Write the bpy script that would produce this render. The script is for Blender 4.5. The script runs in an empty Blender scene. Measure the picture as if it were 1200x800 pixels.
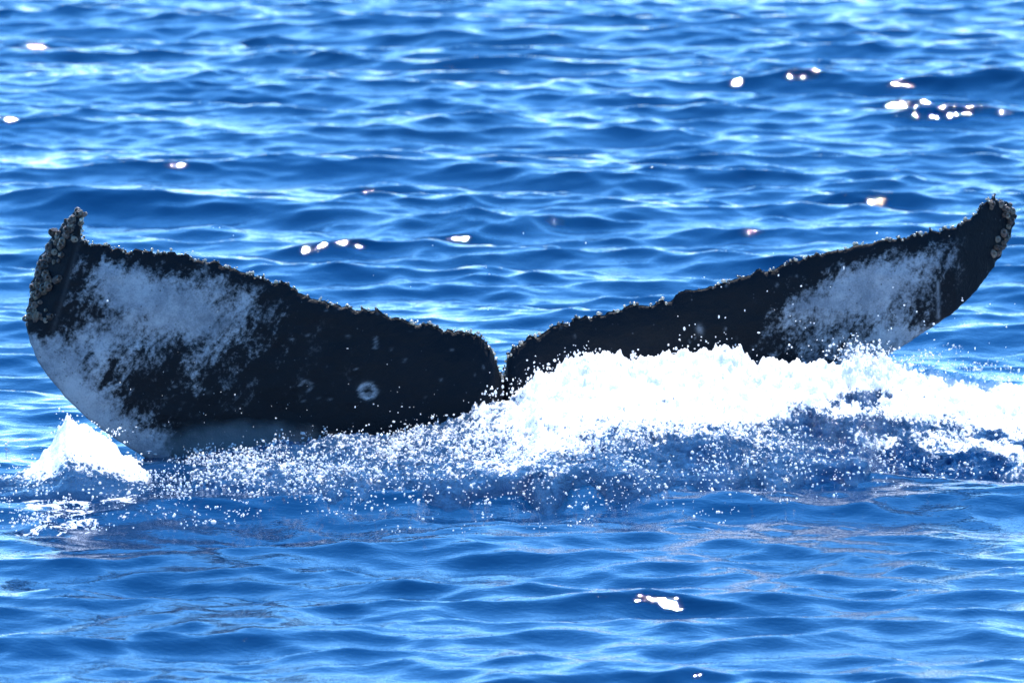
import bpy, math
import numpy as np
from math import radians, sin, cos, tan, pi
from mathutils import Vector, Matrix

rng = np.random.default_rng(7)
SC = bpy.context.scene
COL = SC.collection

# ------------------------------------------------------------------ camera
DIST, CAMH = 50.0, 5.6
SENS = 36.0
FRAME_W = 4.45                                  # metres across the frame at the whale
SLANT = math.hypot(DIST, CAMH)
LENS = SENS * SLANT / FRAME_W
PITCH = math.atan2(CAMH, DIST) - 0.0095         # the sea at the tail sits below the picture's middle
cam_d = bpy.data.cameras.new('camera')
cam = bpy.data.objects.new('camera', cam_d)
COL.objects.link(cam)
cam.location = (0, -DIST, CAMH)
cam.rotation_euler = (pi / 2 - PITCH, 0, 0)
cam_d.lens = LENS
cam_d.sensor_width = SENS
cam_d.clip_start = 1.0
cam_d.clip_end = 20000
cam_d.dof.use_dof = True
cam_d.dof.focus_distance = SLANT - 1.8
cam_d.dof.aperture_fstop = (LENS / 1000) / 0.058
SC.camera = cam

# ------------------------------------------------------------------ sky and sun
SUN_EL, SUN_AZ = radians(58.5), radians(10)      # azimuth: behind the whale, a little to the right
world = bpy.data.worlds.new('World')
SC.world = world
world.use_nodes = True
wn = world.node_tree
wn.nodes.clear()
w_out = wn.nodes.new('ShaderNodeOutputWorld')
w_bg = wn.nodes.new('ShaderNodeBackground')
w_sky = wn.nodes.new('ShaderNodeTexSky')
w_sky.sky_type = 'NISHITA'
w_sky.sun_disc = False
w_sky.sun_elevation = SUN_EL
w_sky.sun_rotation = SUN_AZ
w_sky.altitude = 0
w_sky.air_density = 0.8
w_sky.dust_density = 0.0
w_sky.ozone_density = 4.0
w_hsv = wn.nodes.new('ShaderNodeHueSaturation')
w_hsv.inputs['Saturation'].default_value = 1.28
wn.links.new(w_sky.outputs[0], w_hsv.inputs['Color'])
wn.links.new(w_hsv.outputs[0], w_bg.inputs[0])
w_bg.inputs[1].default_value = 0.15
wn.links.new(w_bg.outputs[0], w_out.inputs[0])
sun_d = bpy.data.lights.new('sun', 'SUN')
sun_d.energy = 2.8
sun_d.angle = radians(0.53)
sun_d.color = (1.0, 0.98, 0.95)
sun = bpy.data.objects.new('sun', sun_d)
COL.objects.link(sun)
sdir = Vector((sin(SUN_AZ) * cos(SUN_EL), cos(SUN_AZ) * cos(SUN_EL), sin(SUN_EL)))
sun.rotation_euler = sdir.to_track_quat('Z', 'Y').to_euler()
sun.location = sdir * 60

SC.view_settings.view_transform = 'Standard'
SC.view_settings.look = 'None'
SC.view_settings.exposure = 1.3
SC.view_settings.gamma = 1.0
SC.cycles.max_bounces = 6
SC.cycles.transparent_max_bounces = 8
SC.cycles.use_denoising = True
SC.cycles.sample_clamp_indirect = 4.0

# ------------------------------------------------------------------ measuring helpers
# photograph measurements (1200 x 800) <-> metres in the place
FPX = LENS / SENS * 1200
cp, sp = cos(PITCH), sin(PITCH)


def P(px, py, Y):
    """the point at world depth Y that is measured at px, py"""
    px, py, Y = np.broadcast_arrays(np.asarray(px, float), np.asarray(py, float), np.asarray(Y, float))
    a = (px - 600) / FPX
    b = (400 - py) / FPX
    dy = cp + b * sp
    dz = -sp + b * cp
    t = (Y + DIST) / dy
    return np.stack([a * t, Y, CAMH + dz * t], -1)


def G(px, py, z=0.0):
    """the point at height z measured at px, py"""
    px, py = np.broadcast_arrays(np.asarray(px, float), np.asarray(py, float))
    a = (px - 600) / FPX
    b = (400 - py) / FPX
    dy = cp + b * sp
    dz = -sp + b * cp
    t = (z - CAMH) / dz
    return a * t, dy * t - DIST


def pix(x, y, z):
    d = y + DIST
    h = z - CAMH
    fw = d * cp - h * sp
    up = d * sp + h * cp
    return 600 + x / fw * FPX, 400 - up / fw * FPX


def lattice(seed):
    return np.random.default_rng(seed).random((256, 256))


def vnoise(x, y, seed=0):
    """smooth value noise, 0..1"""
    L = lattice(seed)
    xi = np.floor(x).astype(int)
    yi = np.floor(y).astype(int)
    fx = x - xi
    fy = y - yi
    fx = fx * fx * fx * (fx * (fx * 6 - 15) + 10)
    fy = fy * fy * fy * (fy * (fy * 6 - 15) + 10)
    a = L[xi & 255, yi & 255]
    b = L[(xi + 1) & 255, yi & 255]
    c = L[xi & 255, (yi + 1) & 255]
    d = L[(xi + 1) & 255, (yi + 1) & 255]
    return (a * (1 - fx) + b * fx) * (1 - fy) + (c * (1 - fx) + d * fx) * fy


def fbm(x, y, seed=0, octs=4, gain=0.5):
    s, a, n = 0, 1.0, 0
    for k in range(octs):
        s = s + a * vnoise(x * 2.03 ** k + 11.3 * k, y * 2.03 ** k - 7.7 * k, seed + k)
        n += a
        a *= gain
    return s / n


def sstep(a, b, x):
    t = np.clip((x - a) / (b - a), 0, 1)
    return t * t * (3 - 2 * t)


def blob(px, py, cx, cy, rx, ry, ang=0.0):
    c, s = cos(radians(ang)), sin(radians(ang))
    dx, dy = px - cx, py - cy
    u = (dx * c - dy * s) / rx
    v = (dx * s + dy * c) / ry
    return np.exp(-(u * u + v * v))


# ------------------------------------------------------------------ mesh helpers
def new_mesh(name, verts, faces, smooth=True):
    me = bpy.data.meshes.new(name)
    verts = np.asarray(verts, np.float32)
    faces = np.asarray(faces, np.int32)
    nf, k = faces.shape
    me.vertices.add(len(verts))
    me.vertices.foreach_set('co', verts.ravel())
    me.loops.add(nf * k)
    me.loops.foreach_set('vertex_index', faces.ravel())
    me.polygons.add(nf)
    me.polygons.foreach_set('loop_start', np.arange(0, nf * k, k, dtype=np.int32))
    me.polygons.foreach_set('loop_total', np.full(nf, k, np.int32))
    me.update(calc_edges=True)
    me.polygons.foreach_set('use_smooth', np.full(nf, smooth))
    return me


def add_obj(name, me, mat, parent=None, loc=(0, 0, 0)):
    o = bpy.data.objects.new(name, me)
    COL.objects.link(o)
    if mat and not me.materials:
        me.materials.append(mat)
    o.location = loc
    if parent:
        o.parent = parent
    return o


def tag(o, label=None, cat=None, kind=None, group=None):
    if label: o['label'] = label
    if cat: o['category'] = cat
    if kind: o['kind'] = kind
    if group: o['group'] = group
    return o


def attr(me, name, vals):
    a = me.attributes.new(name, 'FLOAT', 'POINT')
    a.data.foreach_set('value', np.asarray(vals, np.float32).ravel())


def gridfaces(nr, nc):
    i = np.arange(nr * nc).reshape(nr, nc)
    return np.stack([i[:-1, :-1], i[:-1, 1:], i[1:, 1:], i[1:, :-1]], -1).reshape(-1, 4)


# ------------------------------------------------------------------ materials
class NT:
    def __init__(s, name):
        s.m = bpy.data.materials.new(name)
        s.m.use_nodes = True
        s.t = s.m.node_tree
        s.t.nodes.clear()
        s.out = s.t.nodes.new('ShaderNodeOutputMaterial')

    def n(s, typ, **kw):
        nd = s.t.nodes.new('ShaderNode' + typ)
        for k, v in kw.items():
            if k.startswith('_'):
                setattr(nd, k[1:], v)
            else:
                s.set(nd.inputs[k.replace('__', ' ')], v)
        return nd

    def set(s, sock, v):
        if isinstance(v, bpy.types.NodeSocket):
            s.t.links.new(v, sock)
        elif isinstance(v, bpy.types.Node):
            s.t.links.new(v.outputs[0], sock)
        else:
            if sock.type == 'RGBA' and len(v) == 3:
                v = (*v, 1)
            sock.default_value = v

    def math(s, op, a, b=0.0, c=None, clamp=False):
        nd = s.t.nodes.new('ShaderNodeMath')
        nd.operation = op
        nd.use_clamp = clamp
        s.set(nd.inputs[0], a)
        s.set(nd.inputs[1], b)
        if c is not None: s.set(nd.inputs[2], c)
        return nd.outputs[0]

    def ramp(s, x, a, b, lo=0.0, hi=1.0):
        nd = s.t.nodes.new('ShaderNodeMapRange')
        nd.interpolation_type = 'SMOOTHSTEP'
        for i, v in enumerate((x, a, b, lo, hi)):
            s.set(nd.inputs[i], v)
        return nd.outputs[0]

    def mixc(s, f, a, b):
        nd = s.t.nodes.new('ShaderNodeMix')
        nd.data_type = 'RGBA'
        s.set(nd.inputs[0], f)
        s.set(nd.inputs[6], a)
        s.set(nd.inputs[7], b)
        return nd.outputs[2]

    def attr(s, name):
        nd = s.t.nodes.new('ShaderNodeAttribute')
        nd.attribute_name = name
        return nd.outputs['Fac']

    def pos(s, scale=(1, 1, 1), rot=(0, 0, 0)):
        tc = s.t.nodes.new('ShaderNodeTexCoord')
        mp = s.t.nodes.new('ShaderNodeMapping')
        s.t.links.new(tc.outputs['Object'], mp.inputs[0])
        mp.inputs['Scale'].default_value = scale
        mp.inputs['Rotation'].default_value = rot
        return mp.outputs[0]

    def noise(s, vec, scale, detail=3.0, rough=0.5, dist=0.0):
        nd = s.t.nodes.new('ShaderNodeTexNoise')
        s.set(nd.inputs['Vector'], vec)
        nd.inputs['Scale'].default_value = scale
        nd.inputs['Detail'].default_value = detail
        nd.inputs['Roughness'].default_value = rough
        nd.inputs['Distortion'].default_value = dist
        return nd.outputs[0]

    def bump(s, h, dist, strength=1.0, normal=None):
        nd = s.t.nodes.new('ShaderNodeBump')
        nd.inputs['Strength'].default_value = strength
        nd.inputs['Distance'].default_value = dist
        s.set(nd.inputs['Height'], h)
        if normal is not None: s.set(nd.inputs['Normal'], normal)
        return nd.outputs[0]


def foam_shader(t, normal=None, tint=(0.90, 0.92, 0.94), depth=0.03, sss=1.0, rough=0.4):
    """froth: scatters light through itself, so it glows when lit from behind"""
    b = t.n('BsdfPrincipled', Roughness=rough, IOR=1.33)
    t.set(b.inputs['Base Color'], tint)
    if normal is not None:
        t.set(b.inputs['Normal'], normal)
    b.inputs['Subsurface Weight'].default_value = sss
    b.inputs['Subsurface Radius'].default_value = (1.0, 1.0, 1.0)
    b.inputs['Subsurface Scale'].default_value = depth
    return b.outputs[0]


WATER_DEEP = (0.0015, 0.030, 0.096)


def water_bsdf(t, normal, col, rough=0.02):
    b = t.n('BsdfPrincipled', Roughness=rough, IOR=1.333)
    t.set(b.inputs['Base Color'], col)
    t.set(b.inputs['Normal'], normal)
    return b.outputs[0]


def sea_material():
    t = NT('sea_water')
    v = t.pos((1.0, 1.0, 1.0))
    r1 = t.noise(t.pos((1.0, 1.5, 1)), 11.0, 3.0, 0.5)
    r2 = t.noise(t.pos((1.0, 1.3, 1), (0, 0, 0.6)), 34.0, 2.0, 0.5)
    h = t.math('ADD', t.math('MULTIPLY', r1, 0.6), t.math('MULTIPLY', r2, 0.45))
    nrm = t.bump(h, 0.0040, 1.0)
    body = t.noise(v, 0.5, 2.0)
    col = t.mixc(body, tuple(c * 0.8 for c in WATER_DEEP), tuple(c * 1.25 for c in WATER_DEEP))
    aer = t.attr('aeration')
    col = t.mixc(aer, col, (0.04, 0.13, 0.24))
    w = water_bsdf(t, nrm, col, t.math('MAXIMUM', t.attr('chop'), 0.02))
    foam = t.attr('foam')
    n1 = t.noise(t.pos((0.8, 0.42, 1)), 7.0, 8.0, 0.70, 1.4)
    n2 = t.noise(t.pos((1.0, 0.6, 1)), 42.0, 3.0, 0.6)
    mix = t.math('ADD', t.math('MULTIPLY', n1, 0.72), t.math('MULTIPLY', n2, 0.28))
    lim = t.math('SUBTRACT', 0.80, t.math('MULTIPLY', foam, 0.36))
    f = t.math('MULTIPLY', t.ramp(t.math('SUBTRACT', mix, lim), 0.0, 0.05), t.ramp(foam, 0.02, 0.12))
    fs = foam_shader(t, t.bump(n2, 0.01), sss=0.0)
    mx = t.n('MixShader', Fac=f)
    t.set(mx.inputs[1], w)
    t.set(mx.inputs[2], fs)
    t.set(t.out.inputs[0], mx)
    return t.m


def whitewater_material():
    t = NT('churned_foam')
    dens = t.attr('froth')
    n1 = t.noise(t.pos((0.8, 0.45, 1.0)), 13.0, 7.0, 0.72, 1.0)
    n2 = t.noise(t.pos((1.0, 0.35, 1.0)), 60.0, 3.0, 0.65)
    mix = t.math('ADD', t.math('MULTIPLY', n1, 0.5), t.math('MULTIPLY', n2, 0.5))
    lim = t.math('SUBTRACT', 0.80, t.math('MULTIPLY', dens, 0.62))
    f = t.ramp(t.math('SUBTRACT', mix, lim), 0.0, 0.11)
    nrm = t.bump(n2, 0.012)
    w = water_bsdf(t, t.bump(n1, 0.03), t.mixc(dens, (0.003, 0.035, 0.12), (0.07, 0.17, 0.29)))
    fs = foam_shader(t, nrm, depth=0.06)
    mx = t.n('MixShader', Fac=f)
    t.set(mx.inputs[1], w)
    t.set(mx.inputs[2], fs)
    t.set(t.out.inputs[0], mx)
    return t.m


def drop_material():
    t = NT('spray_drops')
    t.set(t.out.inputs[0], foam_shader(t, tint=(0.99, 0.99, 1.0), depth=0.03, rough=0.15))
    return t.m


def skin_material():
    t = NT('whale_skin')
    pale = t.attr('pale')
    rot = t.n('Mapping')                                        # streaks run down to the left
    t.set(rot.inputs[0], t.pos((1, 1, 1), (0, radians(50), 0)))
    rot.inputs['Scale'].default_value = (0.42, 1.0, 1.0)
    dirv = rot.outputs[0]
    n1 = t.noise(dirv, 15.0, 7.0, 0.68, 0.5)
    n2 = t.noise(t.pos(), 48.0, 4.0, 0.7)
    n3 = t.noise(t.pos(), 140.0, 2.0, 0.6)
    k = t.math('ADD', t.math('MULTIPLY', t.math('SUBTRACT', n1, 0.5), 2.1),
               t.math('MULTIPLY', t.math('SUBTRACT', n2, 0.5), 1.5))
    f = t.ramp(t.math('ADD', t.math('MULTIPLY', pale, 0.76), k), 0.22, 0.95)
    f = t.math('MULTIPLY', f, t.ramp(pale, 0.02, 0.25))
    # small round dots of missing pigment on the dark skin, and dark pits on the pale
    vor = t.n('TexVoronoi', Scale=34.0)
    t.set(vor.inputs['Vector'], t.pos())
    dots = t.math('MULTIPLY', t.ramp(vor.outputs['Distance'], 0.16, 0.07), t.ramp(t.math('ADD', n2, 0.0), 0.54, 0.62))
    f = t.math('MAXIMUM', f, t.math('MULTIPLY', dots, 0.40))
    pits = t.math('MULTIPLY', t.ramp(vor.outputs['Distance'], 0.22, 0.10), t.ramp(n3, 0.45, 0.6))
    f = t.math('MULTIPLY', f, t.math('SUBTRACT', 1.0, t.math('MULTIPLY', pits, 0.7)))
    scar = t.math('MULTIPLY', t.attr('scar'), t.ramp(n3, 0.22, 0.48))
    f = t.math('MAXIMUM', f, scar)
    dark = t.mixc(n1, (0.002, 0.004, 0.007), (0.006, 0.008, 0.012))
    tone = t.noise(t.pos(), 7.0, 6.0, 0.7)
    lite = t.mixc(t.ramp(t.math('ADD', t.math('MULTIPLY', tone, 0.8), t.math('MULTIPLY', n3, 0.25)), 0.35, 0.70), (0.18, 0.205, 0.24), (0.44, 0.46, 0.49))
    col = t.mixc(f, dark, lite)
    b = t.n('BsdfPrincipled', Roughness=0.5, IOR=1.33)
    t.set(b.inputs['Base Color'], col)
    t.set(b.inputs['Normal'], t.bump(t.math('ADD', n2, t.math('MULTIPLY', n3, 0.5)), 0.006, 0.8))
    b.inputs['Specular IOR Level'].default_value = 0.3
    t.set(t.out.inputs[0], b)
    return t.m


def shell_material(name, c1, c2, rough=0.35):
    t = NT(name)
    oi = t.n('ObjectInfo')
    n = t.noise(t.pos(), 90.0, 4.0, 0.65)
    c = t.mixc(t.ramp(t.math('ADD', t.math('MULTIPLY', n, 0.7), t.math('MULTIPLY', oi.outputs['Random'], 0.5)), 0.3, 0.85), c1, c2)
    b = t.n('BsdfPrincipled', Roughness=rough)
    t.set(b.inputs['Base Color'], c)
    t.set(b.inputs['Normal'], t.bump(n, 0.004))
    b.inputs['Coat Weight'].default_value = 0.6
    b.inputs['Coat Roughness'].default_value = 0.12
    t.set(t.out.inputs[0], b)
    return t.m


# ------------------------------------------------------------------ the sea
def axis(lo, hi, step, far, n):
    core = np.arange(lo, hi, step)
    r = (far / step) ** (1.0 / n)
    g = step * np.cumsum(np.geomspace(1.02, r * 1.02 if r > 1 else 1.1, n) ** np.arange(1, n + 1) ** 0.0)
    k = np.arange(1, n + 1)
    q = 1.0
    a, b = 1.0001, 3.0
    for _ in range(60):                            # growth rate that reaches `far` in n steps
        q = (a + b) / 2
        if step * q * (q ** n - 1) / (q - 1) > far: b = q
        else: a = q
    g = np.cumsum(step * q ** k)
    return np.concatenate([(lo - g)[::-1], core, core[-1] + g])


def waves():
    r = np.random.default_rng(21)
    W = []
    # (shortest, longest wavelength, how many, rms slope, spread of headings in degrees, mean heading)
    for lo, hi, n, slope, spread, head in ((0.09, 0.24, 100, 0.130, 50, -94), (0.24, 0.55, 64, 0.110, 48, -90),
                                           (0.55, 1.3, 44, 0.094, 30, -97), (1.3, 3.2, 18, 0.046, 22, -100),
                                           (4.0, 11.0, 8, 0.014, 16, -104)):
        for i in range(n):
            lam = lo * (hi / lo) ** ((i + r.random()) / n)
            th = radians(head + r.normal(0, spread))
            k = 2 * pi / lam
            amp = slope * math.sqrt(2.0 / n) / k
            W.append((k * cos(th), k * sin(th), amp, r.random() * 2 * pi, k, lo))
    return W


WAVES = waves()


def sea_at(x, y, spacing=0.02, choppy=1.35):
    """displaced sea surface for still-water points x, y"""
    z = np.zeros_like(x)
    ox = np.zeros_like(x)
    oy = np.zeros_like(x)
    gust = {}
    for lo, s, sd in ((0.09, 0.55, 5), (0.24, 0.35, 6), (0.55, 0.22, 8)):
        gust[lo] = 0.60 + 0.75 * vnoise(x * s + 40, y * s * 0.6 + 40, sd)
    for kx, ky, a, ph, k, lo in WAVES:
        att = np.exp(-(k * spacing * 0.55) ** 2)
        A = a * att * gust.get(lo, 1.0)
        p = kx * x + ky * y + ph
        c, s = np.cos(p), np.sin(p)
        z += A * c
        ox -= A * choppy * kx / k * s
        oy -= A * choppy * ky / k * s
    return x + ox, y + oy, z


def sea_extra(x, y):
    """the heave round the tail: hollows and humps pushed up by the flukes"""
    px, py = pix(x, y, 0.0)
    z = 0.03 * blob(px, py, 270, 574, 190, 16, 2) - 0.07 * blob(px, py, 270, 622, 200, 14, 2)
    z += 0.13 * blob(px, py, 1060, 486, 150, 12, 3) - 0.04 * blob(px, py, 1060, 540, 150, 14, 3)
    z += 0.06 * blob(px, py, 660, 585, 330, 14, -1)
    z += 0.025 * blob(px, py, 130, 238, 150, 8, -2) - 0.025 * blob(px, py, 120, 262, 150, 10, -2)
    z += 0.03 * blob(px, py, 640, 262, 260, 8, 0) - 0.03 * blob(px, py, 700, 282, 260, 10, 0)
    return z


def build_sea():
    xs = axis(-4.2, 4.2, 0.025, 3000, 165)
    ys = axis(-12.0, 31.0, 0.032, 5000, 90)
    X, Y = np.meshgrid(xs, ys)
    SX, SY = np.meshgrid(np.gradient(xs), np.gradient(ys))
    sp_ = np.maximum(SX, SY)
    x, y, z = sea_at(X, Y, sp_)
    # slopes of the wavelets too small for the mesh out there, kept as roughness
    lost = np.zeros_like(X)
    for kx, ky, a, ph, k, lo in WAVES:
        lost += 0.5 * (a * k) ** 2 * (1 - np.exp(-(k * sp_ * 0.55) ** 2)) ** 2
    lost = np.sqrt(lost)
    px, py = pix(X, Y, 0 * X)
    near = (np.abs(Y) < 30) & (np.abs(X) < 12)
    z = z + np.where(near, sea_extra(X, Y), 0)
    # froth lying on the water
    f = 0.66 * blob(px, py, 50, 588, 115, 34, 0) + 0.75 * blob(px, py, 120, 560, 85, 22, 0) + 0.34 * blob(px, py, 60, 612, 110, 12) + 0.4 * blob(px, py, 230, 600, 90, 8, 3)
    f += 0.5 * blob(px, py, 330, 580, 210, 14, 2) + 0.6 * blob(px, py, 1010, 545, 150, 26) + 0.45 * blob(px, py, 640, 590, 320, 14, -1)
    f += 1.0 * blob(px, py, 1180, 470, 170, 26) + 0.5 * blob(px, py, 1100, 415, 110, 8, 2) + 0.6 * blob(px, py, 1150, 540, 90, 10, 4)
    f += 0.35 * blob(px, py, 1020, 634, 26, 5) + 0.3 * blob(px, py, 1090, 578, 60, 7, 8)
    f += 0.30 * blob(px, py, 150, 235, 26, 4) + 0.3 * blob(px, py, 950, 188, 30, 5) + 0.3 * blob(px, py, 585, 224, 22, 4)
    f = np.where(near, np.clip(f, 0, 1), 0)
    a = blob(px, py, 800, 505, 330, 40) + 0.6 * blob(px, py, 1120, 460, 160, 40) + 0.35 * blob(px, py, 150, 560, 160, 30)
    a = np.where(near, np.clip(a, 0, 1) * 0.3 * sstep(620, 560, py), 0)
    me = new_mesh('sea', np.stack([x, y, z], -1).reshape(-1, 3), gridfaces(len(ys), len(xs)))
    attr(me, 'foam', f)
    attr(me, 'aeration', a)
    attr(me, 'chop', np.sqrt(np.clip(lost - 1.08 * lost.min(), 0, 1) * 0.9))
    o = add_obj('sea', me, sea_material())
    tag(o, 'blue open sea covered in small sunlit wavelets', 'sea', 'structure')
    return o


build_sea()


# ------------------------------------------------------------------ the whale
def spline(pts, n):
    """Catmull-Rom through pts, n samples per unit parameter overall"""
    p = np.asarray(pts, float)
    p = np.vstack([2 * p[0] - p[1], p, 2 * p[-1] - p[-2]])
    m = len(pts) - 1
    t = np.linspace(0, m, n)
    i = np.minimum(t.astype(int), m - 1)
    f = (t - i)[:, None]
    a, b, c, d = p[i], p[i + 1], p[i + 2], p[i + 3]
    return 0.5 * (2 * b + (c - a) * f + (2 * a - 5 * b + 4 * c - d) * f ** 2 + (3 * b - a - 3 * c + d) * f ** 3)


# columns from the left tip to the right tip: point on the trailing edge, point on the leading edge, half thickness
COLS = [((92, 243), (88, 247), .006), ((96, 262), (68, 268), .016), ((98, 282), (48, 300), .026), ((122, 291), (36, 338), .034),
        ((170, 297), (31, 375), .040), ((225, 301), (41, 415), .045), ((272, 312), (72, 460), .050), ((320, 330), (116, 501), .055),
        ((370, 348), (170, 536), .060), ((430, 364), (245, 585), .066), ((490, 378), (330, 630), .075), ((540, 389), (420, 690), .085),
        ((566, 398), (480, 760), .10), ((579, 412), (530, 850), .14), ((584, 432), (560, 960), .17), ((588, 448), (600, 1000), .18),
        ((592, 434), (640, 960), .17), ((599, 413), (670, 850), .14), ((614, 400), (715, 760), .10), ((652, 384), (765, 690), .085),
        ((700, 371), (820, 620), .075), ((760, 356), (880, 570), .066), ((820, 339), (935, 520), .060), ((880, 321), (983, 470), .055),
        ((940, 304), (1020, 434), .050), ((1000, 288), (1048, 411), .045), ((1060, 279), (1085, 388), .040), ((1108, 268), (1122, 362), .036),
        ((1138, 253), (1150, 333), .032), ((1154, 239), (1172, 300), .028), ((1166, 234), (1187, 268), .020), ((1180, 235), (1190, 248), .008)]


def tail_depth(px, py):
    x = (px - 600) * 0.00371
    Y = 0.05 + 0.26 * x + 0.035 * x * x
    Y = Y + np.where(px < 589, -0.05, 0.0) * sstep(500, 580, px) * 1.0       # the left lobe laps in front at the notch
    # rolled leading edge at the left tip: falls away outside the crease
    ridge = 96 - (py - 255) * 0.32
    Y = Y + np.clip(ridge - px, 0, 60) * 0.0036 * sstep(440, 300, py)
    Y = Y + 0.06 * np.cos((px - 300) / 90.0) * sstep(300, 560, py) * 0.5
    Y = Y - 0.00025 * np.clip(py - 400, 0, 400)
    # right tip curls back a little
    Y = Y + 0.0016 * np.clip(px - 1120, 0, 90)
    return Y


NCOL, NV = 760, 104


def build_tail():
    T = spline([c[0] for c in COLS], NCOL)
    L = spline([c[1] for c in COLS], NCOL)
    H = np.interp(np.linspace(0, len(COLS) - 1, NCOL), np.arange(len(COLS)), [c[2] for c in COLS])
    s = np.concatenate([[0], np.cumsum(np.hypot(*np.diff(T, axis=0).T))])
    # the ragged trailing edge, and a slightly uneven leading edge
    rag = (fbm(s / 9, s * 0, 31, 3) - 0.5) * 7 + (vnoise(s / 22, s * 0 + 3, 32) - 0.5) * 6
    rag = rag + np.where(vnoise(s / 5.5, s * 0 + 9, 37) > 0.72, 2.6, 0)
    fade = np.ones(NCOL)
    fade[:8] = 0.2
    fade[-8:] = 0.3
    mid = np.exp(-((T[:, 0] - 589) / 14) ** 2)
    ragy = -rag * fade * (1 - 0.7 * mid)
    ragx = (vnoise(s / 8, s * 0 + 5, 33) - 0.5) * 3 * fade
    lrag = (fbm(np.arange(NCOL) / 5.0, s * 0, 35, 3) - 0.5) * 5
    lrag = lrag * fade * np.where((L[:, 1] < 470), 1, 0.3)
    v = np.linspace(0, 1, NV)
    v = 0.5 - 0.5 * np.cos(v * pi) * 1.0
    v = 0.35 * v + 0.65 * np.linspace(0, 1, NV)
    PX = T[:, None, 0] * (1 - v) + L[:, None, 0] * v
    PY = T[:, None, 1] * (1 - v) + L[:, None, 1] * v
    chord = np.hypot(*(T - L).T)[:, None]
    near_t = np.exp(-(v[None] * chord / 9) ** 1.5)
    PX = PX + ragx[:, None] * near_t + lrag[:, None] * np.exp(-((1 - v[None]) * chord / 8) ** 1.5)
    PY = PY + ragy[:, None] * near_t
    T = np.stack([T[:, 0] + ragx, T[:, 1] + ragy], -1)
    prof = (np.clip(v, 0, 1) ** 0.55) * (np.clip(1 - v, 0, 1) ** 0.5)
    prof /= prof.max()
    Yc = tail_depth(PX, PY)
    th = H[:, None] * prof[None]
    th = th * (1 + 0.18 * (fbm(PX / 60, PY / 60, 41, 3) - 0.5))
    dent = (fbm(PX / 42, PY / 30, 44, 4) - 0.5) * 0.018 * np.minimum(1, prof * 2)
    front = P(PX, PY, Yc - th + dent)
    back = P(PX, PY, Yc + th)
    nf = NCOL * NV
    verts = np.concatenate([front.reshape(-1, 3), back.reshape(-1, 3)])
    gf = gridfaces(NCOL, NV)
    faces = [gf[:, ::-1], gf + nf]
    # close the rims
    i = np.arange(nf).reshape(NCOL, NV)
    for line, flip in ((i[:, 0], 0), (i[:, -1], 1), (i[0, :], 1), (i[-1, :], 0)):
        q = np.stack([line[:-1], line[1:], line[1:] + nf, line[:-1] + nf], -1)
        faces.append(q[:, ::-1] if flip else q)
    me = new_mesh('body', verts, np.concatenate(faces))
    # pigment
    px, py = PX, PY
    pale = 1.0 * blob(px, py, 205, 352, 75, 34, -12) + 0.85 * blob(px, py, 135, 330, 45, 26, -10) + 0.75 * blob(px, py, 165, 385, 60, 34, 20)
    pale += 0.50 * blob(px, py, 245, 405, 60, 55, 40) + 0.40 * blob(px, py, 290, 355, 55, 30, -20) + 0.35 * blob(px, py, 100, 400, 35, 60, 0)
    pale += 0.10 * blob(px, py, 350, 440, 120, 70, 20)
    dl = (1 - v)[None] * np.hypot(*(T - L).T)[:, None]              # px from the leading edge
    lead = np.where(px < 589, sstep(370, 410, py), 0) * sstep(235, 160, px)
    pale += 1.15 * np.exp(-(dl / 30) ** 2) * lead + 0.45 * np.exp(-(dl / 75) ** 2) * lead
    pale += 1.05 * blob(px, py, 1050, 320, 76, 28, 14) + 0.85 * blob(px, py, 975, 352, 55, 26, 20) + 0.45 * blob(px, py, 930, 400, 55, 36, 40)
    pale += 0.75 * blob(px, py, 1030, 372, 65, 34, 30) + 0.6 * blob(px, py, 1000, 430, 60, 30, 20)
    leadr = np.where(px > 589, sstep(370, 395, py), 0)
    pale += 0.8 * np.exp(-(dl / 26) ** 2) * leadr
    dt = v[None] * np.hypot(*(T - L).T)[:, None]
    pale *= 1 - 0.9 * np.exp(-(dt / 13) ** 2)
    pale *= 1 - 0.85 * sstep(1115, 1150, px + (py - 300) * 0.25)
    pale *= 1 - 0.75 * sstep(12, 0, px - (98 - (py - 255) * 0.32)) * sstep(430, 360, py)
    # scars: the round one, the broken ring, scratches; also a faint pale line along the left tip's fold
    sc = np.zeros_like(px)
    d = np.hypot((px - 431), (py - 458) * 1.05) + 2.4 * (vnoise(px / 5, py / 5, 53) - 0.5)
    sc += 0.85 * np.exp(-((d - 8.4) / 2.2) ** 2) + 0.4 * np.exp(-((d) / 8) ** 2) * (vnoise(px / 3.5, py / 3.5, 50) > 0.42)
    d = np.hypot((px - 358), (py - 452))
    sc += 0.42 * np.exp(-((d - 6) / 1.3) ** 2) * (np.arctan2(py - 452, px - 358) < 1.3)
    sc += 0.6 * blob(px, py, 820, 386, 3.5, 5, 20)
    for x0, y0, x1, y1, w, st in ((440, 396, 441, 407, 1.4, .4), (241, 304, 242, 328, 1.2, .4),
                                  (1099, 330, 1100, 372, 1.8, .55), 
                                  (94, 280, 62, 388, 2.4, .07)):
        tt = np.clip(((px - x0) * (x1 - x0) + (py - y0) * (y1 - y0)) / ((x1 - x0) ** 2 + (y1 - y0) ** 2), 0, 1)
        d = np.hypot(px - x0 - tt * (x1 - x0), py - y0 - tt * (y1 - y0))
        sc += st * np.exp(-(d / w) ** 2)
    for _ in range(150):
        cx, cy = rng.uniform(110, 1090), rng.uniform(300, 510)
        r = rng.uniform(0.7, 1.5)
        sc += rng.uniform(.15, .55) * blob(px, py, cx, cy, r, r * rng.uniform(.8, 1.6), rng.uniform(0, 90))
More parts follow.
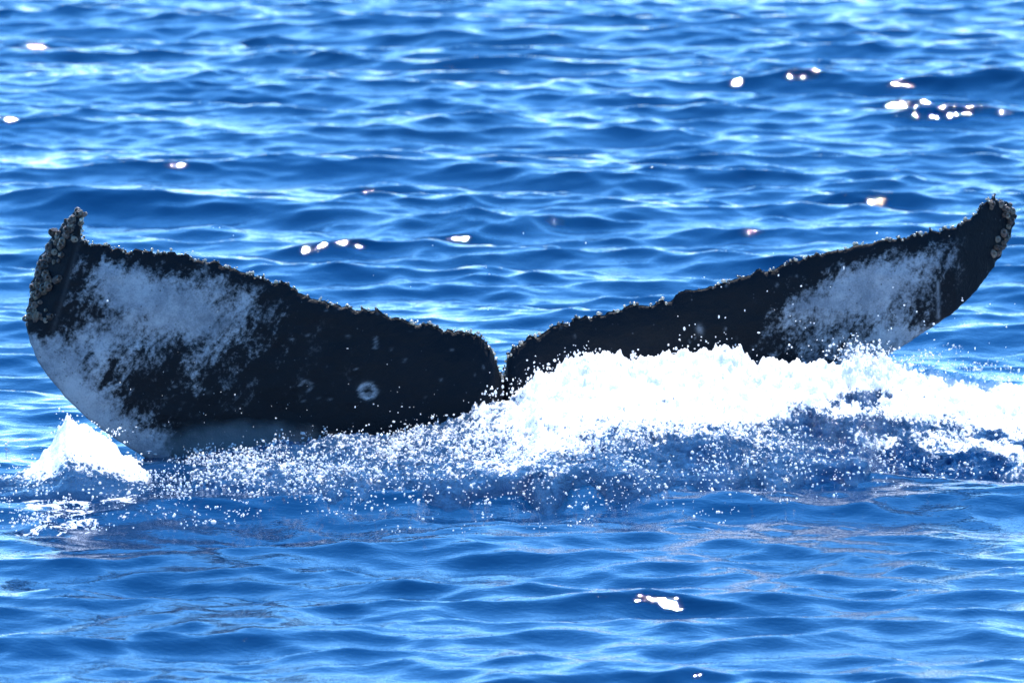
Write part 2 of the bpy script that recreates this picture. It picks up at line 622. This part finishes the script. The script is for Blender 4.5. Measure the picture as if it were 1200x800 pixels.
    for nm, a in (('pale', pale), ('scar', np.clip(sc, 0, 0.95))):
        attr(me, nm, np.concatenate([a.ravel(), a.ravel()]))
    base = P(595, 545, 0.0)
    me.transform(Matrix.Translation(-Vector(base)))
    whale = bpy.data.objects.new('whale', None)
    COL.objects.link(whale)
    whale.location = base
    tag(whale, 'black whale tail with white mottled underside raised out of the foaming water', 'whale')
    body = add_obj('body', me, skin_material(), whale)
    return whale, Vector(base), T, L, H


whale, WBASE, TL, LL, HH = build_tail()


def barnacle_mesh(seed, worn):
    """acorn barnacle: a fluted cone of shell plates with a sunken mouth, 1 unit across"""
    r = np.random.default_rng(seed)
    n = 12
    rings = [(0.50, 0.0), (0.46, 0.16), (0.34, 0.40 * worn), (0.22, 0.50 * worn), (0.13, 0.42 * worn), (0.06, 0.22 * worn)]
    vs = []
    ph = r.random() * 6.28
    for j, (rad, h) in enumerate(rings):
        for k in range(n):
            a = 2 * pi * k / n + ph
            f = 1 + (0.10 * (k % 2) - 0.05) * (j < 4) + r.normal(0, 0.035)
            vs.append((rad * f * cos(a) * 1.08, rad * f * sin(a) * 0.94, h + r.normal(0, 0.015)))
    fs = []
    for j in range(len(rings) - 1):
        for k in range(n):
            fs.append((j * n + k, j * n + (k + 1) % n, (j + 1) * n + (k + 1) % n, (j + 1) * n + k))
    me = new_mesh('barnacle', vs, fs, smooth=False)
    return me


SHELL = shell_material('barnacle_shell', (0.030, 0.018, 0.012), (0.20, 0.13, 0.095))
SHELL_PALE = shell_material('pale_barnacle_shell', (0.10, 0.07, 0.045), (0.32, 0.25, 0.18))
BARN = []
for k in range(6):
    m_ = barnacle_mesh(100 + k, 0.8 + 0.12 * k)
    m_.materials.append(SHELL if k % 3 else SHELL_PALE)
    BARN.append(m_)


def front_y(px, py):
    """depth of the skin facing the camera side at px, py (nearest column)"""
    v = np.linspace(0, 1, 60)[None]
    cx = TL[:, None, 0] * (1 - v) + LL[:, None, 0] * v
    cy = TL[:, None, 1] * (1 - v) + LL[:, None, 1] * v
    i = np.argmin((cx - px) ** 2 + (cy - py) ** 2)
    c, j = divmod(i, 60)
    vv = v[0, j]
    prof = (vv ** 0.55) * ((1 - vv) ** 0.5) / 0.50
    return float(tail_depth(np.float64(px), np.float64(py)) - HH[c] * min(prof, 1))


def add_barnacle(px, py, size_px, out, k):
    y = front_y(px, py)
    p = Vector(P(px, py, y)) - WBASE - Vector(out).normalized() * size_px * 0.00371 * rng.uniform(0.05, 0.2)
    o = add_obj('barnacle', BARN[k % len(BARN)], None, whale, p)
    n = Vector(out).normalized()
    q = n.to_track_quat('Z', 'X')
    o.rotation_mode = 'QUATERNION'
    from mathutils import Quaternion
    o.rotation_quaternion = q @ Quaternion((0, 0, 1), rng.random() * 6.28)
    s = size_px * 0.00371
    o.scale = (s, s * rng.uniform(0.85, 1.1), s * rng.uniform(0.7, 1.15))
    return o


# left tip: a crust along the rolled leading edge
edge = np.array([(90, 248), (80, 258), (70, 264), (61, 275), (57, 287), (50, 296), (44, 308), (41, 322), (39, 335), (35, 346), (33, 358), (31, 372)])
kk = 0
for i in range(84):
    t = rng.random() * (len(edge) - 1)
    a = int(t)
    e = edge[a] * (1 - t + a) + edge[min(a + 1, len(edge) - 1)] * (t - a)
    d = abs(rng.normal(0, 11)) * (0.3 + 0.7 * min(1, t / 3))
    add_barnacle(e[0] + 1 + d, e[1] + rng.normal(0, 2) + d * 0.25, rng.uniform(4, 12.5), (-0.7 + d * 0.05, -0.9, 0.35 + rng.normal(0, .2)), kk)
    kk += 1
for px, py, s in ((30, 373, 9), (32, 380, 6), (46, 343, 13), (52, 340, 12), (58, 289, 12), (73, 287, 11), (40, 345, 10), (45, 320, 12), (54, 302, 11)):
    add_barnacle(px, py, s, (-0.4, -1, 0.3), kk)
    kk += 1
# right tip
edge = np.array([(1160, 237), (1172, 236), (1184, 241), (1188, 252), (1186, 264), (1182, 276), (1176, 288), (1168, 299)])
for i in range(34):
    t = rng.random() * (len(edge) - 1)
    a = int(t)
    e = edge[a] * (1 - t + a) + edge[min(a + 1, len(edge) - 1)] * (t - a)
    d = abs(rng.normal(0, 7))
    add_barnacle(e[0] - d, e[1] + rng.normal(0, 2) + (d * 0.6 if t < 1.5 else 0), rng.uniform(6, 11), (0.6 - d * 0.04, -0.9, 0.3 + rng.normal(0, .2)), kk)
    kk += 1


def ico(sub=0):
    import bmesh
    bm = bmesh.new()
    bmesh.ops.create_icosphere(bm, subdivisions=sub + 1, radius=1.0)
    vs = np.array([v.co[:] for v in bm.verts])
    fs = np.array([[v.index for v in f.verts] for f in bm.faces])
    bm.free()
    return vs, fs


ICO0, ICO1 = ico(0), ico(1)


def lumps(name, pos, rad, mat, parent=None, base=ICO0, stretch=0.35, seed=1):
    """many small rounded drops or knobs joined as one mesh"""
    r = np.random.default_rng(seed)
    vs, fs = base
    n = len(pos)
    sc = rad[:, None] * np.exp(r.normal(0, stretch * 0.5, (n, 3)))
    # random turn about the vertical only, enough to break the pattern
    a = r.random(n) * 6.28
    V = vs[None] * (1 + r.normal(0, 0.06, (n, len(vs), 1)))
    x = V[..., 0] * np.cos(a)[:, None] - V[..., 1] * np.sin(a)[:, None]
    y = V[..., 0] * np.sin(a)[:, None] + V[..., 1] * np.cos(a)[:, None]
    V = np.stack([x, y, V[..., 2]], -1) * sc[:, None, :] + pos[:, None, :]
    F = fs[None] + (np.arange(n) * len(vs))[:, None, None]
    me = new_mesh(name, V.reshape(-1, 3), F.reshape(-1, 3))
    return add_obj(name, me, mat, parent)


# knobs of skin and little barnacles along the ragged trailing edge
n = 420
ci = np.sort(rng.integers(14, NCOL - 14, n))
kp = TL[ci] + rng.normal(0, 1.3, (n, 2)) + np.array([0, 1.2])
kr = rng.uniform(0.9, 2.3, n) * 0.00371
hilite_pick = rng.random(n)
kpos = P(kp[:, 0], kp[:, 1], tail_depth(kp[:, 0], kp[:, 1]) + rng.normal(0, .012, n)) - np.array(WBASE)
KNOB = shell_material('edge_knobs', (0.03, 0.026, 0.022), (0.16, 0.13, 0.10), 0.25)
sel = hilite_pick < 0.6
o = lumps('edge_knobs', kpos[sel], kr[sel], KNOB, whale, ICO0, 0.4, 3)
o['kind'] = 'stuff'
HILITEK = shell_material('rim_highlight_knobs', (0.30, 0.24, 0.17), (0.70, 0.60, 0.45), 0.2)  # warm pale colour paints the sun's gold rim highlight onto these knobs
o = lumps('rim_highlight_knobs', kpos[~sel] + np.array([0, 0, .004]), kr[~sel] * 1.15, HILITEK, whale, ICO0, 0.3, 4)
o['kind'] = 'stuff'

n = 110
ci = rng.integers(20, NCOL - 20, n)
hp = TL[ci] + rng.normal(0, 0.8, (n, 2)) + np.array([0, -0.9])
hpos = P(hp[:, 0], hp[:, 1], tail_depth(hp[:, 0], hp[:, 1]) + rng.uniform(-.01, .02, n)) - np.array(WBASE)
GLINTK = shell_material('rim_glint_knobs', (0.55, 0.42, 0.26), (0.85, 0.75, 0.58), 0.15)  # beads added along the rim, coloured gold to stand for sun glints
o = lumps('rim_glint_knobs', hpos, np.exp(rng.uniform(math.log(.8), math.log(2.3), n)) * 0.00371, GLINTK, whale, ICO1, 0.3, 5)
o['kind'] = 'stuff'

# ------------------------------------------------------------------ whitewater thrown up against the tail
CREST = np.array([(150, 560), (200, 546), (260, 535), (330, 528), (380, 521), (420, 517), (470, 516), (520, 505), (555, 492), (590, 477), (612, 464),
                  (628, 446), (650, 436), (672, 421), (700, 417), (735, 427), (770, 426), (800, 419), (835, 416), (852, 410), (868, 417),
                  (885, 432), (905, 438), (940, 437), (975, 440), (1000, 432), (1030, 432), (1060, 436), (1110, 446), (1160, 452), (1230, 462), (1300, 480)], float)
FRONT = np.array([(150, 592), (250, 596), (400, 600), (520, 604), (640, 606), (760, 600), (850, 594), (930, 588), (1000, 582), (1080, 576),
                  (1150, 570), (1230, 566), (1300, 566)], float)
SOLID = np.array([(150, 560), (300, 536), (420, 524), (520, 518), (600, 506), (680, 478), (760, 468), (850, 470), (930, 476), (1020, 484), (1100, 486), (1200, 490), (1300, 490)], float)


def crest_depth(px):
    x = (px - 600) * 0.00371
    return 0.05 + 0.26 * x + 0.035 * x * x - 0.30


def build_whitewater():
    ncol, nrow = 820, 190
    cpx = np.linspace(150, 1330, ncol)
    s = np.linspace(0, 1, nrow)[None]           # 0 front, 0.86 crest, 1 behind
    rag = (fbm(cpx / 18, cpx * 0, 61, 5, 0.65) - 0.5) * 22 + 3 * (vnoise(cpx / 5, cpx * 0, 62) > 0.7)
    rag *= sstep(300, 640, cpx) * (1 - 0.6 * sstep(1030, 1090, cpx))
    cr = np.interp(cpx, CREST[:, 0], CREST[:, 1]) - rag
    fr = np.interp(cpx, FRONT[:, 0], FRONT[:, 1])
    fr = fr + (fbm(cpx / 40, cpx * 0 + 4, 64, 2) - 0.5) * 24
    Yc = crest_depth(cpx)
    top = P(cpx, cr, Yc)
    fx, fy = G(cpx, fr, 0.0)
    hc = top[:, 2]
    k = np.clip(s / 0.86, 0, 1)
    Y = fy[:, None] * (1 - k) + Yc[:, None] * k
    kb = np.clip((s - 0.86) / 0.14, 0, 1)
    Y = Y + kb * 0.28
    X = (fx[:, None] * (1 - k) + top[:, 0][:, None] * k)
    h = hc[:, None] * (0.50 * k + 0.15 * k ** 2 + 0.35 * k ** 4) * np.sqrt(np.clip(1 - kb ** 2, 0, 1))
    h = h - 0.14 * (1 - sstep(0, 0.20, k)) - (0.16 * sstep(235, 150, cpx) + 0.5 * sstep(1225, 1330, cpx))[:, None] - 0.10 * kb
    # billows
    big = fbm(X * 3.2, Y * 2.0, 63, 3) - 0.5
    cau = np.abs(fbm(X * 13, Y * 9, 66, 4, 0.6) - 0.5) * 2
    fine = fbm(X * 45, Y * 40, 69, 2) - 0.5
    amp = sstep(0.03, 0.25, k) * (1 - 0.6 * kb)
    h = h + amp * (0.06 * big * (0.4 + 0.6 * k) + 0.075 * (0.42 - cau) * (0.35 + 0.65 * k) + 0.014 * fine)
    h = h + (sea_at(X, Y, 0.02)[2] + sea_extra(X, Y)) * (1 - 0.5 * k)
    Yd = Y + amp * 0.05 * (fbm(X * 11, Y * 11 + 7, 73, 3) - 0.5)
    px, py = pix(X, Y, h)
    sol = np.interp(px, SOLID[:, 0], SOLID[:, 1])
    dens = (0.86 - 0.48 * sstep(-32, 95, py - sol)) * sstep(0, 0.22, k)
    dens *= 1 - 0.5 * blob(px, py, 1010, 500, 110, 15, 0)
    dens *= 1 - 0.45 * blob(px, py, 850, 530, 90, 20, 0)
    left = sstep(690, 500, px)
    dens = dens * (1 - 0.42 * left)
    dens = dens - 0.7 * sstep(880, 1040, px) * sstep(0.42, 0.62, fbm(X * 2.6, Y * 2.4, 92, 4, 0.6)) * sstep(12, 40, py - np.interp(px, CREST[:, 0], CREST[:, 1]))
    dens = np.clip(dens + 0.35 * (fbm(X * 2.2, Y * 1.3, 91, 3) - 0.5) * sstep(-40, 20, py - sol), 0, 1)
    me = new_mesh('whitewater', np.stack([X, Yd, h], -1).reshape(-1, 3), gridfaces(ncol, nrow))
    me.flip_normals()
    attr(me, 'froth', dens)
    o = add_obj('whitewater', me, whitewater_material())
    tag(o, 'white foaming water heaped up in front of the whale tail', 'foam', 'stuff')
    return X, Yd, h, dens


WX, WY, WZ, WD = build_whitewater()
FOAMM = drop_material()


def build_left_splash():
    """the white plume beside the left fluke's leading edge"""
    nc, nr = 240, 170
    cpx = np.linspace(-70, 215, nc)
    cr = np.interp(cpx, [-70, -20, 15, 40, 58, 70, 79, 88, 100, 112, 122, 135, 150, 170, 190, 215],
                   [570, 566, 560, 549, 533, 508, 493, 503, 510, 511, 519, 530, 541, 556, 570, 582])
    cr = cr - (fbm(cpx / 9, cpx * 0, 81, 4, 0.6) - 0.5) * 13
    fr = np.interp(cpx, [-70, 20, 60, 110, 150, 180, 215], [584, 590, 592, 592, 590, 588, 586])
    Yc = np.interp(cpx, [-70, 215], [-1.02, -0.98])
    s = np.linspace(0, 1, nr)[None]
    k = np.clip(s / 0.75, 0, 1)
    kb = np.clip((s - 0.75) / 0.25, 0, 1)
    top = P(cpx, cr, Yc)
    fx, fy = G(cpx, fr, 0.0)
    Y = fy[:, None] * (1 - k) + Yc[:, None] * k + kb * 0.35
    X = fx[:, None] * (1 - k) + top[:, 0][:, None] * k
    h = top[:, 2][:, None] * (0.85 * k + 0.15 * k ** 2.5) * np.sqrt(np.clip(1 - kb ** 2, 0, 1)) - 0.05 * (1 - sstep(0, .1, k)) - 0.12 * kb
    amp = sstep(0.03, 0.3, k)
    h = h + amp * (0.045 * (fbm(X * 14, Y * 10, 83, 4, .6) - 0.5) + 0.015 * (fbm(X * 50, Y * 40, 85, 2) - .5))
    h = h - (0.14 * sstep(-20, -70, cpx) + 0.14 * sstep(180, 215, cpx))[:, None]
    h = h + 0.03 * sstep(0, 0.15, k) * (1 - kb) + sea_at(X, Y, 0.02)[2] * (1 - k)
    dens = (0.36 + 0.50 * sstep(0.20, 0.75, k)) * sstep(0.0, 0.08, k) * (1 - 0.42 * sstep(55, 5, cpx) - 0.25 * sstep(150, 200, cpx))[:, None] * np.ones_like(h)
    dens = np.clip(dens + 0.3 * (fbm(X * 4, Y * 2.5, 88, 3) - 0.5), 0, 1)
    me = new_mesh('splash', np.stack([X, Y, h], -1).reshape(-1, 3), gridfaces(nc, nr))
    me.flip_normals()
    attr(me, 'froth', dens)
    o = add_obj('splash', me, bpy.data.materials['churned_foam'])
    tag(o, 'small white plume of foam beside the left edge of the whale tail', 'splash', 'stuff')


build_left_splash()

# ------------------------------------------------------------------ spray
POS, RAD = [], []


def spray_ground(n, cx, cy, sx, sy, r0, r1, hmax=0.06, ang=0):
    """drops flying low over the water, thinning out from a centre"""
    par = rng.normal(0, 1, (max(3, n // 7), 2))
    a = par[rng.integers(0, len(par), n)]
    a = a + rng.normal(0, 1, (n, 2)) * np.array([9.0 / sx, 2.6 / sy])
    c, s = cos(radians(ang)), sin(radians(ang))
    px = cx + a[:, 0] * sx * c + a[:, 1] * sy * s
    py = cy - a[:, 0] * sx * s + a[:, 1] * sy * c
    x, y = G(px, py, 0.0)
    z = 0.01 + rng.exponential(hmax * 0.5, n)
    x, y = G(px, py, z)
    POS.append(np.stack([x, y, z], -1))
    RAD.append(np.exp(rng.uniform(math.log(r0), math.log(r1), n)) * 0.00371)


def spray_at(px, py, Y, r0, r1):
    n = len(px)
    p = P(px, py, Y)
    ok = p[:, 2] > 0.0
    POS.append(p[ok])
    RAD.append((np.exp(rng.uniform(math.log(r0), math.log(r1), n)) * 0.00371)[ok])


# grains riding on the whitewater: denser towards its front
f = WX.size
wpx, wpy = pix(WX, WY, WZ)
w = (0.2 + sstep(0.95, 0.3, WD)) * (WZ > -0.03) * sstep(620, 575, wpy)
w = w * (0.10 + 0.9 * sstep(0.40, 0.60, fbm(WX * 4.5, WY * 3.0, 97, 4, 0.6)))
w = w * (1 - 0.85 * blob(wpx, wpy, 1120, 518, 110, 22)) * (1 - 0.6 * sstep(880, 960, wpx) * sstep(485, 500, wpy))
idx = rng.choice(f, 4800, replace=False, p=(w / w.sum()).ravel())
gp = np.stack([WX.ravel()[idx], WY.ravel()[idx], WZ.ravel()[idx] + rng.uniform(0.0, 0.05, len(idx))], -1)
POS.append(gp)
RAD.append(np.exp(rng.uniform(math.log(.45), math.log(1.7), len(idx))) * 0.00371)
# the sparkling field in front
spray_ground(2600, 560, 556, 170, 18, 0.4, 1.5)
spray_ground(2300, 350, 556, 110, 13, 0.3, 1.8)
spray_ground(1000, 800, 550, 110, 20, 0.4, 1.4)
spray_ground(1000, 990, 532, 55, 18, 0.5, 1.8)
spray_ground(800, 1140, 470, 80, 20, 0.4, 1.6, 0.1)
spray_ground(300, 1080, 430, 50, 8, 0.4, 1.5, 0.1)
spray_ground(520, 80, 575, 60, 20, 0.4, 1.5)
spray_ground(520, 205, 560, 34, 11, 0.35, 1.6)
spray_ground(260, 60, 545, 60, 14, 0.35, 1.5, 0.12)
spray_ground(110, 60, 610, 50, 8, 0.5, 1.7, 0.02)
spray_ground(50, 260, 612, 110, 8, 0.5, 1.7, 0.02)
spray_ground(60, 700, 604, 200, 8, 0.5, 1.4, 0.02)
# thrown above the crest
m = 1500
cx = rng.uniform(400, 1200, m)
cy = np.interp(cx, CREST[:, 0], CREST[:, 1]) + 6 - rng.exponential(1.0, m) * np.where(cx < 600, 3.0, 5.5)
spray_at(cx, cy, crest_depth(cx) + rng.normal(0, .08, m), 0.4, 1.6)
# little plumes
for x0, y0, n_, sx, sy in ((742, 424, 60, 2.5, 7), (690, 420, 60, 12, 4), (1008, 418, 420, 17, 10), (1030, 428, 200, 26, 9), (852, 415, 70, 9, 4),
                           (628, 440, 60, 7, 8), (600, 462, 75, 14, 15), (585, 470, 40, 14, 12), (80, 500, 80, 9, 10), (120, 510, 60, 16, 7)):
    spray_at(rng.normal(x0, sx, n_), rng.normal(y0, sy, n_), (crest_depth(np.full(n_, x0)) if x0 > 200 else -1.0) + rng.normal(0, .06, n_), 0.5, 1.9)
# single drops flying in front of the flukes and above the sea
m = 110
spray_at(rng.uniform(150, 640, m), rng.normal(495, 30, m), rng.uniform(-.8, -.25, m), 0.3, 0.85)
m = 110
spray_at(rng.uniform(780, 1190, m), rng.normal(400, 38, m), rng.uniform(-.4, .1, m), 0.5, 1.3)
m = 60
spray_at(rng.uniform(0, 1200, m), rng.uniform(240, 600, m), rng.uniform(-2.0, 1.0, m), 0.45, 1.2)
POS = np.concatenate(POS)
RAD = np.concatenate(RAD)
o = lumps('spray', POS, RAD, FOAMM, None, ICO0, 0.65, 9)
tag(o, 'countless white drops of spray glittering over the foam in front of the tail', 'spray', 'stuff')


# ------------------------------------------------------------------ fine mist hanging at the foot of the tail
def mist_material():
    t = NT('mist')
    pv = t.n('VolumePrincipled')
    pv.inputs['Color'].default_value = (0.93, 0.96, 1.0, 1)
    ln = t.n('VectorMath', _operation='LENGTH')
    t.set(ln.inputs[0], t.pos())
    n = t.noise(t.pos((3.0, 1.0, 1.0)), 1.6, 4.0, 0.6)
    edge = t.ramp(t.math('ADD', ln.outputs['Value'], t.math('MULTIPLY', t.math('SUBTRACT', n, 0.5), 0.9)), 1.0, 0.45, 0.0, 1.0)
    t.set(pv.inputs['Density'], t.math('MULTIPLY', edge, 2.2))
    t.set(t.out.inputs['Volume'], pv)
    return t.m


MIST = mist_material()
vs_, fs_ = ico(2)
for px, py, Y, rx, ry, rz, lab in ((285, 524, -0.42, 0.52, 0.16, 0.13, 'thin bluish mist hanging low in front of the left fluke'),):
    o = add_obj('spray_mist', new_mesh('spray_mist', vs_, fs_), MIST, None, P(px, py, Y))
    o.scale = (rx, ry, rz)
    tag(o, lab, 'mist', 'stuff')
